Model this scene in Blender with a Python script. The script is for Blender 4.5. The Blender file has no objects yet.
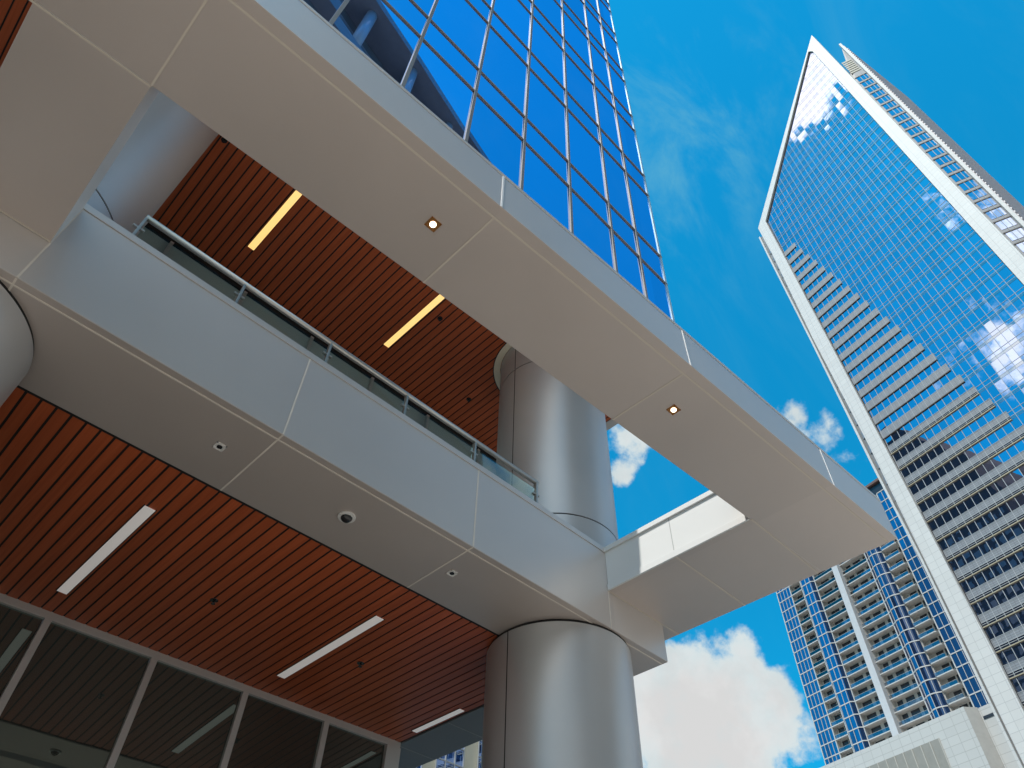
import bpy, bmesh, math, random
from mathutils import Vector, noise
R = math.radians
random.seed(4)
S = bpy.context.scene
COL = S.collection

# ------------------------------------------------------------------ world
SUN_EL, SUN_DIR = 58.0, None
_sz = math.sin(R(SUN_EL)); _sy = -0.062 * _sz
_sx = -math.sqrt(max(0, 1 - _sz * _sz - _sy * _sy))
SUN = Vector((_sx, _sy, _sz))                       # direction TO the sun

def nodes_of(idb):
    idb.use_nodes = True
    nt = idb.node_tree
    nt.nodes.clear()
    return nt, nt.nodes, nt.links

def math_node(nt, op, a=None, b=None, clamp=False):
    n = nt.nodes.new('ShaderNodeMath'); n.operation = op; n.use_clamp = clamp
    for i, v in enumerate((a, b)):
        if v is None: continue
        if isinstance(v, (int, float)): n.inputs[i].default_value = v
        else: nt.links.new(v, n.inputs[i])
    return n.outputs[0]

def mix_col(nt, fac, a, b, blend='MIX'):
    n = nt.nodes.new('ShaderNodeMix'); n.data_type = 'RGBA'; n.blend_type = blend
    for i, v in ((0, fac), (6, a), (7, b)):
        if isinstance(v, (int, float)): n.inputs[i].default_value = v
        elif isinstance(v, tuple): n.inputs[i].default_value = v if len(v) == 4 else v + (1,)
        else: nt.links.new(v, n.inputs[i])
    return n.outputs[2]

def build_world():
    w = bpy.data.worlds.new('World'); S.world = w
    nt, N, L = nodes_of(w)
    out = N.new('ShaderNodeOutputWorld'); bg = N.new('ShaderNodeBackground')
    sky = N.new('ShaderNodeTexSky'); sky.sky_type = 'NISHITA'; sky.sun_disc = False
    sky.sun_elevation = R(SUN_EL)
    sky.sun_rotation = math.atan2(SUN.x, SUN.y)
    sky.air_density = 1.0; sky.dust_density = 0.3; sky.ozone_density = 2.5
    tint = mix_col(nt, 1.0, sky.outputs[0], SKY_TINT, 'MULTIPLY')
    tc = N.new('ShaderNodeTexCoord')
    d = tc.outputs['Generated']
    def fbm(scale, detail, rough, vec=None, dist=0.0):
        n = N.new('ShaderNodeTexNoise'); n.inputs['Scale'].default_value = scale
        n.inputs['Detail'].default_value = detail; n.inputs['Roughness'].default_value = rough
        n.inputs['Distortion'].default_value = dist
        L.new(vec if vec else d, n.inputs['Vector'])
        return n.outputs['Fac']
    # polarised, even blue: the bright horizon is held back
    sz = N.new('ShaderNodeSeparateXYZ'); L.new(d, sz.inputs[0])
    hz = N.new('ShaderNodeMapRange'); L.new(sz.outputs[2], hz.inputs[0])
    hz.inputs[1].default_value = 0.1; hz.inputs[2].default_value = 0.9; hz.inputs[3].default_value = 0.62; hz.inputs[4].default_value = 1.04
    th = N.new('ShaderNodeVectorMath'); th.operation = 'SCALE'; L.new(tint, th.inputs[0]); L.new(hz.outputs[0], th.inputs['Scale'])
    tint = th.outputs[0]
    n1 = fbm(17.0, 10, 0.58); n2 = fbm(40.0, 6, 0.6)
    total = None
    for (c, rad, amp) in CLOUDS:
        c = Vector(c).normalized()
        dp = N.new('ShaderNodeVectorMath'); dp.operation = 'DISTANCE'
        L.new(d, dp.inputs[0]); dp.inputs[1].default_value = c
        q = math_node(nt, 'DIVIDE', dp.outputs['Value'], rad)
        q = math_node(nt, 'MULTIPLY', q, q)
        q = math_node(nt, 'SUBTRACT', 1.0, q, True)
        q = math_node(nt, 'MULTIPLY', q, amp)
        total = q if total is None else math_node(nt, 'MAXIMUM', total, q)
    # scattered far cumulus so that reflections are never empty
    nn = math_node(nt, 'ADD', math_node(nt, 'MULTIPLY', n1, 0.8), math_node(nt, 'MULTIPLY', n2, 0.25))
    nn = math_node(nt, 'SUBTRACT', nn, 0.525)
    den = math_node(nt, 'ADD', math_node(nt, 'MULTIPLY', nn, 3.3), total)
    mr = N.new('ShaderNodeMapRange'); mr.interpolation_type = 'SMOOTHSTEP'
    L.new(den, mr.inputs[0]); mr.inputs[1].default_value = 0.40; mr.inputs[2].default_value = 1.0
    cover = math_node(nt, 'MULTIPLY', mr.outputs[0], math_node(nt, 'GREATER_THAN', total, 0.001))
    # thin high cirrus
    mp = N.new('ShaderNodeMapping'); L.new(d, mp.inputs[0])
    mp.inputs['Scale'].default_value = (5, 12, 3); mp.inputs['Rotation'].default_value = (0.3, 0.5, 0.7)
    ci = fbm(1.0, 7, 0.62, mp.outputs[0], 0.6)
    mc = N.new('ShaderNodeMapRange'); mc.interpolation_type = 'SMOOTHSTEP'
    L.new(ci, mc.inputs[0]); mc.inputs[1].default_value = 0.42; mc.inputs[2].default_value = 0.78; mc.inputs[4].default_value = 0.55
    cdm = N.new('ShaderNodeVectorMath'); cdm.operation = 'DISTANCE'; L.new(d, cdm.inputs[0]); cdm.inputs[1].default_value = Vector((0.40, 0.14, 0.905)).normalized()
    cmk = N.new('ShaderNodeMapRange'); cmk.interpolation_type = 'SMOOTHSTEP'; L.new(cdm.outputs['Value'], cmk.inputs[0])
    cmk.inputs[1].default_value = 0.04; cmk.inputs[2].default_value = 0.26; cmk.inputs[3].default_value = 1.0; cmk.inputs[4].default_value = 0.12
    c1 = mix_col(nt, math_node(nt, 'MULTIPLY', mc.outputs[0], cmk.outputs[0]), tint, CIRRUS_COL)
    # cloud body: a little grey where the mass is thick
    shade = N.new('ShaderNodeMapRange'); L.new(den, shade.inputs[0])
    shade.inputs[1].default_value = 0.7; shade.inputs[2].default_value = 1.8
    cc = mix_col(nt, shade.outputs[0], CLOUD_EDGE, CLOUD_CORE)
    n4 = fbm(9.0, 6, 0.6)                               # soft grey hollows in the cloud body
    hol = N.new('ShaderNodeMapRange'); hol.interpolation_type = 'SMOOTHSTEP'; L.new(n4, hol.inputs[0])
    hol.inputs[1].default_value = 0.40; hol.inputs[2].default_value = 0.60; hol.inputs[3].default_value = 0.94; hol.inputs[4].default_value = 1.03
    hs = N.new('ShaderNodeVectorMath'); hs.operation = 'SCALE'; L.new(cc, hs.inputs[0]); L.new(hol.outputs[0], hs.inputs['Scale'])
    cc = hs.outputs[0]
    # clouds near the sun scatter it forward and are brighter
    sd = N.new('ShaderNodeVectorMath'); sd.operation = 'DOT_PRODUCT'; L.new(d, sd.inputs[0]); sd.inputs[1].default_value = SUN
    pw = math_node(nt, 'POWER', math_node(nt, 'MAXIMUM', sd.outputs['Value'], 0.0), 7.0)
    gain = math_node(nt, 'ADD', 1.0, math_node(nt, 'MULTIPLY', pw, 4.0))
    vs = N.new('ShaderNodeVectorMath'); vs.operation = 'SCALE'; L.new(cc, vs.inputs[0]); L.new(gain, vs.inputs['Scale'])
    fin = mix_col(nt, cover, c1, vs.outputs[0])
    L.new(fin, bg.inputs[0]); bg.inputs[1].default_value = SKY_STRENGTH
    L.new(bg.outputs[0], out.inputs[0])

SKY_STRENGTH = 0.10
SKY_TINT = (0.03, 0.98, 1.12, 1)
CLOUD_CORE = (3.2, 3.2, 3.2); CLOUD_EDGE = (2.8, 3.25, 3.35); CIRRUS_COL = (0.75, 2.2, 2.75)
CLOUDS = [((0.7776, 0.4897, 0.3944), 0.115, 1.9), ((0.7923, 0.4186, 0.4439), 0.058, 1.15), ((0.8196, 0.4039, 0.4063), 0.06, 1.2), ((0.79, 0.44, 0.425), 0.06, 1.5),
          ((0.7437, 0.5205, 0.4196), 0.065, 1.5), ((0.8036, 0.4671, 0.3689), 0.10, 1.9), ((0.8422, 0.3825, 0.38), 0.035, 0.8), ((0.735, 0.512, 0.445), 0.05, 1.3), ((0.838, 0.403, 0.367), 0.05, 0.95),
          ((0.7059, 0.2179, 0.674), 0.035, 0.78), ((0.729, 0.1947, 0.6563), 0.04, 0.8), ((0.7609, 0.1906, 0.6202), 0.035, 0.7),
          ((0.602, 0.4018, 0.6901), 0.045, 0.9), ((0.619, 0.3724, 0.6915), 0.03, 0.65), ((0.6147, 0.4297, 0.6614), 0.03, 0.75),
          # mirrored in the skyscraper crown and its right side
          ((-0.385, 0.145, 0.911), 0.085, 2.0), ((-0.395, 0.195, 0.90), 0.075, 1.8), ((-0.36, 0.17, 0.92), 0.09, 2.0), ((-0.41, 0.20, 0.892), 0.06, 1.6), ((-0.41, 0.15, 0.90), 0.06, 1.6), ((-0.68, 0.31, 0.66), 0.07, 0.85), ((-0.60, 0.24, 0.76), 0.045, 0.42),
          # unseen clouds added behind the photographer as white fill light
          ((-0.78, -0.55, 0.30), 0.50, 1.5), ((-0.3, -0.92, 0.25), 0.55, 1.5), ((-0.62, -0.60, 0.50), 0.42, 1.5), ((-0.1, -0.84, 0.50), 0.42, 1.5), ((0.45, -0.75, 0.48), 0.40, 1.5), ((0.35, -0.90, 0.25), 0.55, 1.5), ((0.85, -0.50, 0.15), 0.42, 1.4), ((-0.95, 0.05, 0.22), 0.40, 1.3), ((-0.75, 0.62, 0.15), 0.30, 1.2)]
build_world()

sl = bpy.data.lights.new('sun', 'SUN'); sl.energy = 2.2; sl.angle = R(0.5); sl.color = (1.0, 0.94, 0.85)
so = bpy.data.objects.new('sun', sl); COL.objects.link(so)
so.rotation_euler = SUN.to_track_quat('Z', 'Y').to_euler()

S.view_settings.view_transform = 'Standard'; S.view_settings.look = 'None'
S.view_settings.exposure = 1.2; S.view_settings.gamma = 1.0
S.cycles.caustics_reflective = False; S.cycles.caustics_refractive = False

# ------------------------------------------------------------------ camera
cam = bpy.data.cameras.new('camera'); co = bpy.data.objects.new('camera', cam); COL.objects.link(co)
co.location = (0, 0, 1.6); co.rotation_euler = (2.41732, -0.0208, -0.7796)
cam.sensor_fit = 'HORIZONTAL'; cam.sensor_width = 36.0; cam.lens = 726.22 / 1024 * 36.0
cam.clip_start = 0.05; cam.clip_end = 6000
S.camera = co

# ------------------------------------------------------------------ materials
MATS = {}
def mat(name, col, rough=0.5, metal=0.0, noise_amt=0.06, noise_scale=1.2, spec=0.5, emit=None, estr=0.0, bump=0.0, bscale=40, fine=0.0, module=None, mtone=0.03):
    if name in MATS: return MATS[name]
    m = bpy.data.materials.new(name); nt, N, L = nodes_of(m)
    out = N.new('ShaderNodeOutputMaterial'); b = N.new('ShaderNodeBsdfPrincipled')
    L.new(b.outputs[0], out.inputs[0])
    b.inputs['Roughness'].default_value = rough; b.inputs['Metallic'].default_value = metal
    b.inputs['Specular IOR Level'].default_value = spec
    tc = N.new('ShaderNodeTexCoord')
    if noise_amt > 0:
        n = N.new('ShaderNodeTexNoise'); n.inputs['Scale'].default_value = noise_scale; n.inputs['Detail'].default_value = 5
        L.new(tc.outputs['Object'], n.inputs['Vector'])
        mr = N.new('ShaderNodeMapRange'); L.new(n.outputs['Fac'], mr.inputs[0])
        mr.inputs[1].default_value = 0.3; mr.inputs[2].default_value = 0.7
        mr.inputs[3].default_value = 1 - noise_amt; mr.inputs[4].default_value = 1 + noise_amt
        v = mr.outputs[0]
        if fine > 0:
            n3 = N.new('ShaderNodeTexNoise'); n3.inputs['Scale'].default_value = 160; n3.inputs['Detail'].default_value = 2
            L.new(tc.outputs['Object'], n3.inputs['Vector'])
            m3 = N.new('ShaderNodeMapRange'); L.new(n3.outputs['Fac'], m3.inputs[0])
            m3.inputs[3].default_value = 1 - fine; m3.inputs[4].default_value = 1 + fine
            v = math_node(nt, 'MULTIPLY', v, m3.outputs[0])
        if module:
            sx = N.new('ShaderNodeSeparateXYZ'); L.new(tc.outputs['Object'], sx.inputs[0])
            cell = math_node(nt, 'FLOOR', math_node(nt, 'DIVIDE', math_node(nt, 'SUBTRACT', sx.outputs[0], module[0]), module[1]))
            wn = N.new('ShaderNodeTexWhiteNoise'); 
            wn.noise_dimensions = '1D'; L.new(cell, wn.inputs['W'])
            m4 = N.new('ShaderNodeMapRange'); L.new(wn.outputs['Value'], m4.inputs[0])
            m4.inputs[3].default_value = 1 - mtone; m4.inputs[4].default_value = 1 + mtone
            v = math_node(nt, 'MULTIPLY', v, m4.outputs[0])
        vm = N.new('ShaderNodeVectorMath'); vm.operation = 'SCALE'
        vm.inputs[0].default_value = col[:3]; L.new(v, vm.inputs['Scale'])
        L.new(vm.outputs[0], b.inputs['Base Color'])
        rr = N.new('ShaderNodeMapRange'); L.new(n.outputs['Fac'], rr.inputs[0])
        rr.inputs[3].default_value = max(0.0, rough - 0.05); rr.inputs[4].default_value = min(1, rough + 0.05)
        if rough > 0.08: L.new(rr.outputs[0], b.inputs['Roughness'])
    else:
        b.inputs['Base Color'].default_value = tuple(col[:3]) + (1,)
    if emit:
        b.inputs['Emission Color'].default_value = tuple(emit) + (1,); b.inputs['Emission Strength'].default_value = estr
    if bump > 0:
        n2 = N.new('ShaderNodeTexNoise'); n2.inputs['Scale'].default_value = bscale; n2.inputs['Detail'].default_value = 4
        L.new(tc.outputs['Object'], n2.inputs['Vector'])
        bp = N.new('ShaderNodeBump'); bp.inputs['Strength'].default_value = bump; bp.inputs['Distance'].default_value = 0.01
        L.new(n2.outputs['Fac'], bp.inputs['Height']); L.new(bp.outputs[0], b.inputs['Normal'])
    MATS[name] = m
    return m

def glass_mirror(name, tint, body, refl=0.6, rough=0.0, wav=0.0, wscale=0.3, pane=None, tilt=0.006):
    """Coated facade glass: dark body colour under a tinted mirror coat, slightly wavy."""
    m = bpy.data.materials.new(name); nt, N, L = nodes_of(m)
    out = N.new('ShaderNodeOutputMaterial'); gl = N.new('ShaderNodeBsdfGlossy'); df = N.new('ShaderNodeBsdfDiffuse')
    gl.inputs['Color'].default_value = tuple(tint) + (1,); gl.inputs['Roughness'].default_value = rough
    df.inputs['Color'].default_value = tuple(body) + (1,)
    lw = N.new('ShaderNodeFresnel'); lw.inputs['IOR'].default_value = 1.55
    f = math_node(nt, 'ADD', math_node(nt, 'MULTIPLY', lw.outputs[0], 1 - refl), refl, True)
    mx = N.new('ShaderNodeMixShader'); L.new(f, mx.inputs[0]); L.new(df.outputs[0], mx.inputs[1]); L.new(gl.outputs[0], mx.inputs[2])
    if wav > 0:
        tc = N.new('ShaderNodeTexCoord'); n = N.new('ShaderNodeTexNoise'); n.inputs['Scale'].default_value = wscale
        n.inputs['Detail'].default_value = 1.5
        L.new(tc.outputs['Object'], n.inputs['Vector'])
        bp = N.new('ShaderNodeBump'); bp.inputs['Strength'].default_value = wav; bp.inputs['Distance'].default_value = 0.02
        L.new(n.outputs['Fac'], bp.inputs['Height'])
        if pane:                       # every pane sits a hair out of true
            sp = N.new('ShaderNodeSeparateXYZ'); L.new(tc.outputs['Object'], sp.inputs[0])
            cells = [math_node(nt, 'FLOOR', math_node(nt, 'DIVIDE', math_node(nt, 'SUBTRACT', sp.outputs[a], o_), w_)) for a, o_, w_ in pane]
            cb = N.new('ShaderNodeCombineXYZ'); L.new(cells[0], cb.inputs[0]); L.new(cells[1], cb.inputs[1])
            wn = N.new('ShaderNodeTexWhiteNoise'); wn.noise_dimensions = '2D'; L.new(cb.outputs[0], wn.inputs['Vector'])
            sb = N.new('ShaderNodeVectorMath'); sb.operation = 'SUBTRACT'; L.new(wn.outputs['Color'], sb.inputs[0]); sb.inputs[1].default_value = (.5, .5, .5)
            sc = N.new('ShaderNodeVectorMath'); sc.operation = 'SCALE'; L.new(sb.outputs[0], sc.inputs[0]); sc.inputs['Scale'].default_value = tilt * 2
            ge = N.new('ShaderNodeNewGeometry')
            ad = N.new('ShaderNodeVectorMath'); L.new(ge.outputs['Normal'], ad.inputs[0]); L.new(sc.outputs[0], ad.inputs[1])
            nz = N.new('ShaderNodeVectorMath'); nz.operation = 'NORMALIZE'; L.new(ad.outputs[0], nz.inputs[0])
            L.new(nz.outputs[0], bp.inputs['Normal'])
            # and blinds / rooms behind make each pane a slightly different tone
            mr = N.new('ShaderNodeMapRange'); L.new(wn.outputs['Value'], mr.inputs[0]); mr.inputs[3].default_value = 0.90; mr.inputs[4].default_value = 1.04
            vt = N.new('ShaderNodeVectorMath'); vt.operation = 'SCALE'; vt.inputs[0].default_value = tint; L.new(mr.outputs[0], vt.inputs['Scale'])
            L.new(vt.outputs[0], gl.inputs['Color'])
        for q in (gl, lw): L.new(bp.outputs[0], q.inputs['Normal'])
    L.new(mx.outputs[0], out.inputs[0])
    MATS[name] = m
    return m

def clear_glass(name, tint=(0.75, 0.85, 0.85), refl=0.12, ior=1.5):
    m = bpy.data.materials.new(name); nt, N, L = nodes_of(m)
    out = N.new('ShaderNodeOutputMaterial'); tr = N.new('ShaderNodeBsdfTransparent'); gl = N.new('ShaderNodeBsdfGlossy')
    tr.inputs['Color'].default_value = tuple(tint) + (1,); gl.inputs['Roughness'].default_value = 0.0
    gl.inputs['Color'].default_value = (0.8, 0.9, 0.95, 1)
    fr = N.new('ShaderNodeFresnel'); fr.inputs['IOR'].default_value = ior
    f = math_node(nt, 'ADD', fr.outputs[0], refl, True)
    mx = N.new('ShaderNodeMixShader'); L.new(f, mx.inputs[0]); L.new(tr.outputs[0], mx.inputs[1]); L.new(gl.outputs[0], mx.inputs[2])
    L.new(mx.outputs[0], out.inputs[0])
    MATS[name] = m
    return m

def panel_grid(name, col, line, w, h, lw=0.012, rough=0.5, axes='yz', amt=0.05):
    """Cladding with thin joints laid out in the object's own metres."""
    m = bpy.data.materials.new(name); nt, N, L = nodes_of(m)
    out = N.new('ShaderNodeOutputMaterial'); b = N.new('ShaderNodeBsdfPrincipled'); L.new(b.outputs[0], out.inputs[0])
    b.inputs['Roughness'].default_value = rough
    tc = N.new('ShaderNodeTexCoord'); sp = N.new('ShaderNodeSeparateXYZ'); L.new(tc.outputs['Object'], sp.inputs[0])
    ax = {'x': 0, 'y': 1, 'z': 2}
    cb = N.new('ShaderNodeCombineXYZ'); L.new(sp.outputs[ax[axes[0]]], cb.inputs[0]); L.new(sp.outputs[ax[axes[1]]], cb.inputs[1])
    br = N.new('ShaderNodeTexBrick'); L.new(cb.outputs[0], br.inputs['Vector'])
    br.offset = 0.0; br.squash = 1.0
    br.inputs['Scale'].default_value = 1.0; br.inputs['Brick Width'].default_value = w; br.inputs['Row Height'].default_value = h
    br.inputs['Mortar Size'].default_value = lw; br.inputs['Mortar Smooth'].default_value = 0.0; br.inputs['Bias'].default_value = 0.0
    c = Vector(col)
    br.inputs['Color1'].default_value = tuple(c * (1 - amt)) + (1,); br.inputs['Color2'].default_value = tuple(c * (1 + amt)) + (1,)
    br.inputs['Mortar'].default_value = tuple(line) + (1,)
    L.new(br.outputs['Color'], b.inputs['Base Color'])
    MATS[name] = m
    return m

def wood_mat():
    m = bpy.data.materials.new('cedar planks'); nt, N, L = nodes_of(m)
    out = N.new('ShaderNodeOutputMaterial'); b = N.new('ShaderNodeBsdfPrincipled'); L.new(b.outputs[0], out.inputs[0])
    b.inputs['Roughness'].default_value = 0.42
    b.inputs['Specular IOR Level'].default_value = 0.35
    tc = N.new('ShaderNodeTexCoord'); at = N.new('ShaderNodeAttribute'); at.attribute_name = 'plank'
    mp = N.new('ShaderNodeMapping'); L.new(tc.outputs['Object'], mp.inputs[0]); mp.inputs['Scale'].default_value = (26, 0.9, 8)
    off = N.new('ShaderNodeVectorMath'); off.operation = 'ADD'; L.new(mp.outputs[0], off.inputs[0])
    sc = N.new('ShaderNodeVectorMath'); sc.operation = 'SCALE'; sc.inputs['Scale'].default_value = 31.0
    L.new(at.outputs['Color'], sc.inputs[0]); L.new(sc.outputs[0], off.inputs[1])
    n = N.new('ShaderNodeTexNoise'); n.inputs['Scale'].default_value = 1.0; n.inputs['Detail'].default_value = 8
    n.inputs['Distortion'].default_value = 0.8
    L.new(off.outputs[0], n.inputs['Vector'])
    rp = N.new('ShaderNodeValToRGB'); L.new(n.outputs['Fac'], rp.inputs[0])
    rp.color_ramp.elements[0].position = 0.25; rp.color_ramp.elements[0].color = (0.41, 0.084, 0.027, 1)
    rp.color_ramp.elements[1].position = 0.72; rp.color_ramp.elements[1].color = (0.54, 0.124, 0.043, 1)
    se = N.new('ShaderNodeSeparateColor'); L.new(at.outputs['Color'], se.inputs[0])
    mr = N.new('ShaderNodeMapRange'); L.new(se.outputs[0], mr.inputs[0]); mr.inputs[3].default_value = 0.90; mr.inputs[4].default_value = 1.09
    vm = N.new('ShaderNodeVectorMath'); vm.operation = 'SCALE'; L.new(rp.outputs[0], vm.inputs[0]); L.new(mr.outputs[0], vm.inputs['Scale'])
    L.new(vm.outputs[0], b.inputs['Base Color'])
    MATS['wood'] = m
    return m

M_PANEL = mat('champagne metal panel', (0.55, 0.485, 0.45), 0.45, 0.30, 0.035, 0.7, fine=0.02, bump=0.25, bscale=1.6, module=(1.935, 2.545), mtone=0.035)
M_FASCIA = mat('silver metal fascia', (0.66, 0.62, 0.60), 0.40, 0.40, 0.03, 0.7, fine=0.02, bump=0.25, bscale=1.4, module=(1.915, 2.55), mtone=0.03)
M_JOINT = mat('pale joint sealant', (0.74, 0.68, 0.61), 0.7, 0, 0.05, 5)
M_REVEAL = mat('dark reveal', (0.012, 0.012, 0.013), 0.7, 0, 0.0)
M_COLUMN = mat('satin column metal', (0.56, 0.555, 0.56), 0.42, 0.45, 0.05, 0.9, fine=0.03, spec=0.4, bump=0.15, bscale=1.2)
_nt = M_COLUMN.node_tree; _b = [n for n in _nt.nodes if n.type == 'BSDF_PRINCIPLED'][0]
_tg = _nt.nodes.new('ShaderNodeTangent'); _tg.direction_type = 'RADIAL'; _tg.axis = 'Z'
_b.inputs['Anisotropic'].default_value = 0.6; _b.inputs['Anisotropic Rotation'].default_value = 0.25
_nt.links.new(_tg.outputs[0], _b.inputs['Tangent'])
M_WOOD = wood_mat()
M_STEEL = mat('brushed steel', (0.52, 0.50, 0.47), 0.34, 0.75, 0.04, 6)
M_ALU = mat('aluminium frame', (0.60, 0.585, 0.57), 0.4, 0.3, 0.03, 2)
M_MULL = mat('mullion aluminium', (0.27, 0.255, 0.25), 0.5, 0.2, 0.03, 2)
M_LENS = mat('white light lens', (0.80, 0.77, 0.75), 0.35, 0, 0.0, emit=(1.0, 0.93, 0.88), estr=0.10)  # faint glow put into the lens of the strips that are off
M_LIT = mat('lit lamp lens', (0.85, 0.75, 0.55), 0.35, 0, 0.0, emit=(1.0, 0.61, 0.17), estr=0.45)
M_TRIM = mat('white trim', (0.78, 0.77, 0.75), 0.4, 0, 0.0)
M_LAMP = mat('glowing lamp', (0.9, 0.85, 0.75), 0.3, 0, 0.0, emit=(1.0, 0.82, 0.6), estr=3.0)
M_BRONZE = mat('copper reflector', (0.30, 0.15, 0.07), 0.25, 0.9, 0.0, emit=(1.0, 0.45, 0.12), estr=0.03)  # copper colour, with a faint glow added for lamp light on trim and reflector
M_BLACK = mat('black plastic', (0.02, 0.02, 0.022), 0.25, 0, 0.0)
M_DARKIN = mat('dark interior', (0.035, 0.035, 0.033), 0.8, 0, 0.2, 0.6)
M_STORE = glass_mirror('storefront glass', (0.46, 0.55, 0.50), (0.045, 0.05, 0.046), 0.22, 0.02, 0.15, 0.8)
M_RAILGL = clear_glass('railing glass', (0.82, 0.90, 0.89), 0.0, 1.18)
M_CURTAIN = glass_mirror('blue curtain wall glass', (0.48, 0.63, 1.0), (0.0, 0.02, 0.14), 0.93, 0.0, 0.06, 0.35, pane=((0, 0.12, 1.38), (2, 11.7, 4.265)), tilt=0.006)
M_CONC = mat('pavement concrete', (0.46, 0.42, 0.36), 0.85, 0, 0.10, 0.6, bump=0.3)

# ------------------------------------------------------------------ mesh helper
class MB:
    def __init__(self): self.bm = bmesh.new(); self.mi = 0
    def face(self, pts):
        vs = [self.bm.verts.new(p) for p in pts]
        f = self.bm.faces.new(vs); f.material_index = self.mi
        return f
    def prism(self, poly, z0, z1):
        """poly: plan outline; z0/z1 numbers or per-vertex lists"""
        n = len(poly)
        a = sum(poly[i][0] * poly[(i + 1) % n][1] - poly[(i + 1) % n][0] * poly[i][1] for i in range(n))
        if not isinstance(z0, (list, tuple)): z0 = [z0] * n
        if not isinstance(z1, (list, tuple)): z1 = [z1] * n
        q = list(zip(poly, z0, z1))
        if a < 0: q = q[::-1]
        lo = [self.bm.verts.new((p[0], p[1], b)) for p, b, t in q]
        hi = [self.bm.verts.new((p[0], p[1], t)) for p, b, t in q]
        fs = [self.bm.faces.new(hi), self.bm.faces.new(lo[::-1])]
        for i in range(n):
            j = (i + 1) % n
            fs.append(self.bm.faces.new((lo[i], lo[j], hi[j], hi[i])))
        for f in fs: f.material_index = self.mi
        return fs
    def box(self, x0, x1, y0, y1, z0, z1):
        return self.prism([(x0, y0), (x1, y0), (x1, y1), (x0, y1)], z0, z1)
    def slab(self, poly, x0, x1):
        """poly in (y,z), extruded along x from x0 to x1"""
        n = len(poly)
        a = sum(poly[i][0] * poly[(i + 1) % n][1] - poly[(i + 1) % n][0] * poly[i][1] for i in range(n))
        q = poly if a > 0 else poly[::-1]
        lo = [self.bm.verts.new((x0, y, z)) for y, z in q]; hi = [self.bm.verts.new((x1, y, z)) for y, z in q]
        fs = [self.bm.faces.new(hi), self.bm.faces.new(lo[::-1])]
        for i in range(n):
            j = (i + 1) % n
            fs.append(self.bm.faces.new((lo[i], lo[j], hi[j], hi[i])))
        for f in fs: f.material_index = self.mi
    def tube(self, p0, p1, r0, r1=None, n=16, cap=True):
        r1 = r0 if r1 is None else r1
        p0, p1 = Vector(p0), Vector(p1); d = (p1 - p0).normalized()
        u = d.orthogonal().normalized(); v = d.cross(u)
        A = [self.bm.verts.new(p0 + (u * math.cos(t) + v * math.sin(t)) * r0) for t in (2 * math.pi * i / n for i in range(n))]
        B = [self.bm.verts.new(p1 + (u * math.cos(t) + v * math.sin(t)) * r1) for t in (2 * math.pi * i / n for i in range(n))]
        for i in range(n):
            j = (i + 1) % n
            f = self.bm.faces.new((A[i], A[j], B[j], B[i])); f.material_index = self.mi; f.smooth = True
        if cap:
            for vs in (A[::-1], B):
                f = self.bm.faces.new(vs); f.material_index = self.mi
    def ring(self, c, r0, r1, z0, z1, n=64):
        """flat-ended annulus between radius r0 and r1"""
        def circ(r, z): return [self.bm.verts.new((c[0] + r * math.cos(2 * math.pi * i / n), c[1] + r * math.sin(2 * math.pi * i / n), z)) for i in range(n)]
        a, b, cc, d = circ(r0, z0), circ(r1, z0), circ(r1, z1), circ(r0, z1)
        for i in range(n):
            j = (i + 1) % n
            for q in ((a[j], b[j], b[i], a[i]), (b[i], b[j], cc[j], cc[i]), (cc[i], cc[j], d[j], d[i]), (a[i], d[i], d[j], a[j])):
                f = self.bm.faces.new(q[::-1] if q[0] is a[j] else q); f.material_index = self.mi
    def dome(self, c, r, z_sign=-1, n=24, m=8, squash=1.0):
        rows = []
        for k in range(m):
            t = (math.pi / 2) * k / m
            rows.append([self.bm.verts.new((c[0] + r * math.cos(t) * math.cos(2 * math.pi * i / n), c[1] + r * math.cos(t) * math.sin(2 * math.pi * i / n), c[2] + z_sign * squash * r * math.sin(t))) for i in range(n)])
        tip = self.bm.verts.new((c[0], c[1], c[2] + z_sign * squash * r))
        for k in range(m - 1):
            for i in range(n):
                j = (i + 1) % n
                f = self.bm.faces.new((rows[k][i], rows[k][j], rows[k + 1][j], rows[k + 1][i])); f.smooth = True; f.material_index = self.mi
        for i in range(n):
            f = self.bm.faces.new((rows[-1][i], rows[-1][(i + 1) % n], tip)); f.smooth = True; f.material_index = self.mi
    def build(self, name, mats, parent=None, loc=None, bevel=0.0, recalc=True):
        if recalc: bmesh.ops.recalc_face_normals(self.bm, faces=self.bm.faces)
        me = bpy.data.meshes.new(name); self.bm.to_mesh(me); self.bm.free()
        for m in (mats if isinstance(mats, (list, tuple)) else [mats]): me.materials.append(m)
        o = bpy.data.objects.new(name, me); COL.objects.link(o)
        if parent: o.parent = parent
        if loc: o.location = loc
        if bevel:
            b = o.modifiers.new('edge', 'BEVEL'); b.width = bevel; b.segments = 2; b.limit_method = 'ANGLE'; b.angle_limit = R(40)
        return o

def tag(o, label=None, cat=None, group=None, kind=None):
    if label: o['label'] = label
    if cat: o['category'] = cat
    if group: o['group'] = group
    if kind: o['kind'] = kind
    return o

def thing(name, label, cat, loc=(0, 0, 0), rz=0.0, group=None):
    o = bpy.data.objects.new(name, None); COL.objects.link(o)
    o.location = loc; o.rotation_euler = (0, 0, rz); o.empty_display_size = 0.3
    return tag(o, label, cat, group)

def copy_tree(o, parent=None):
    c = o.copy(); COL.objects.link(c)
    if parent: c.parent = parent
    for ch in list(o.children): copy_tree(ch, c)
    return c

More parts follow.
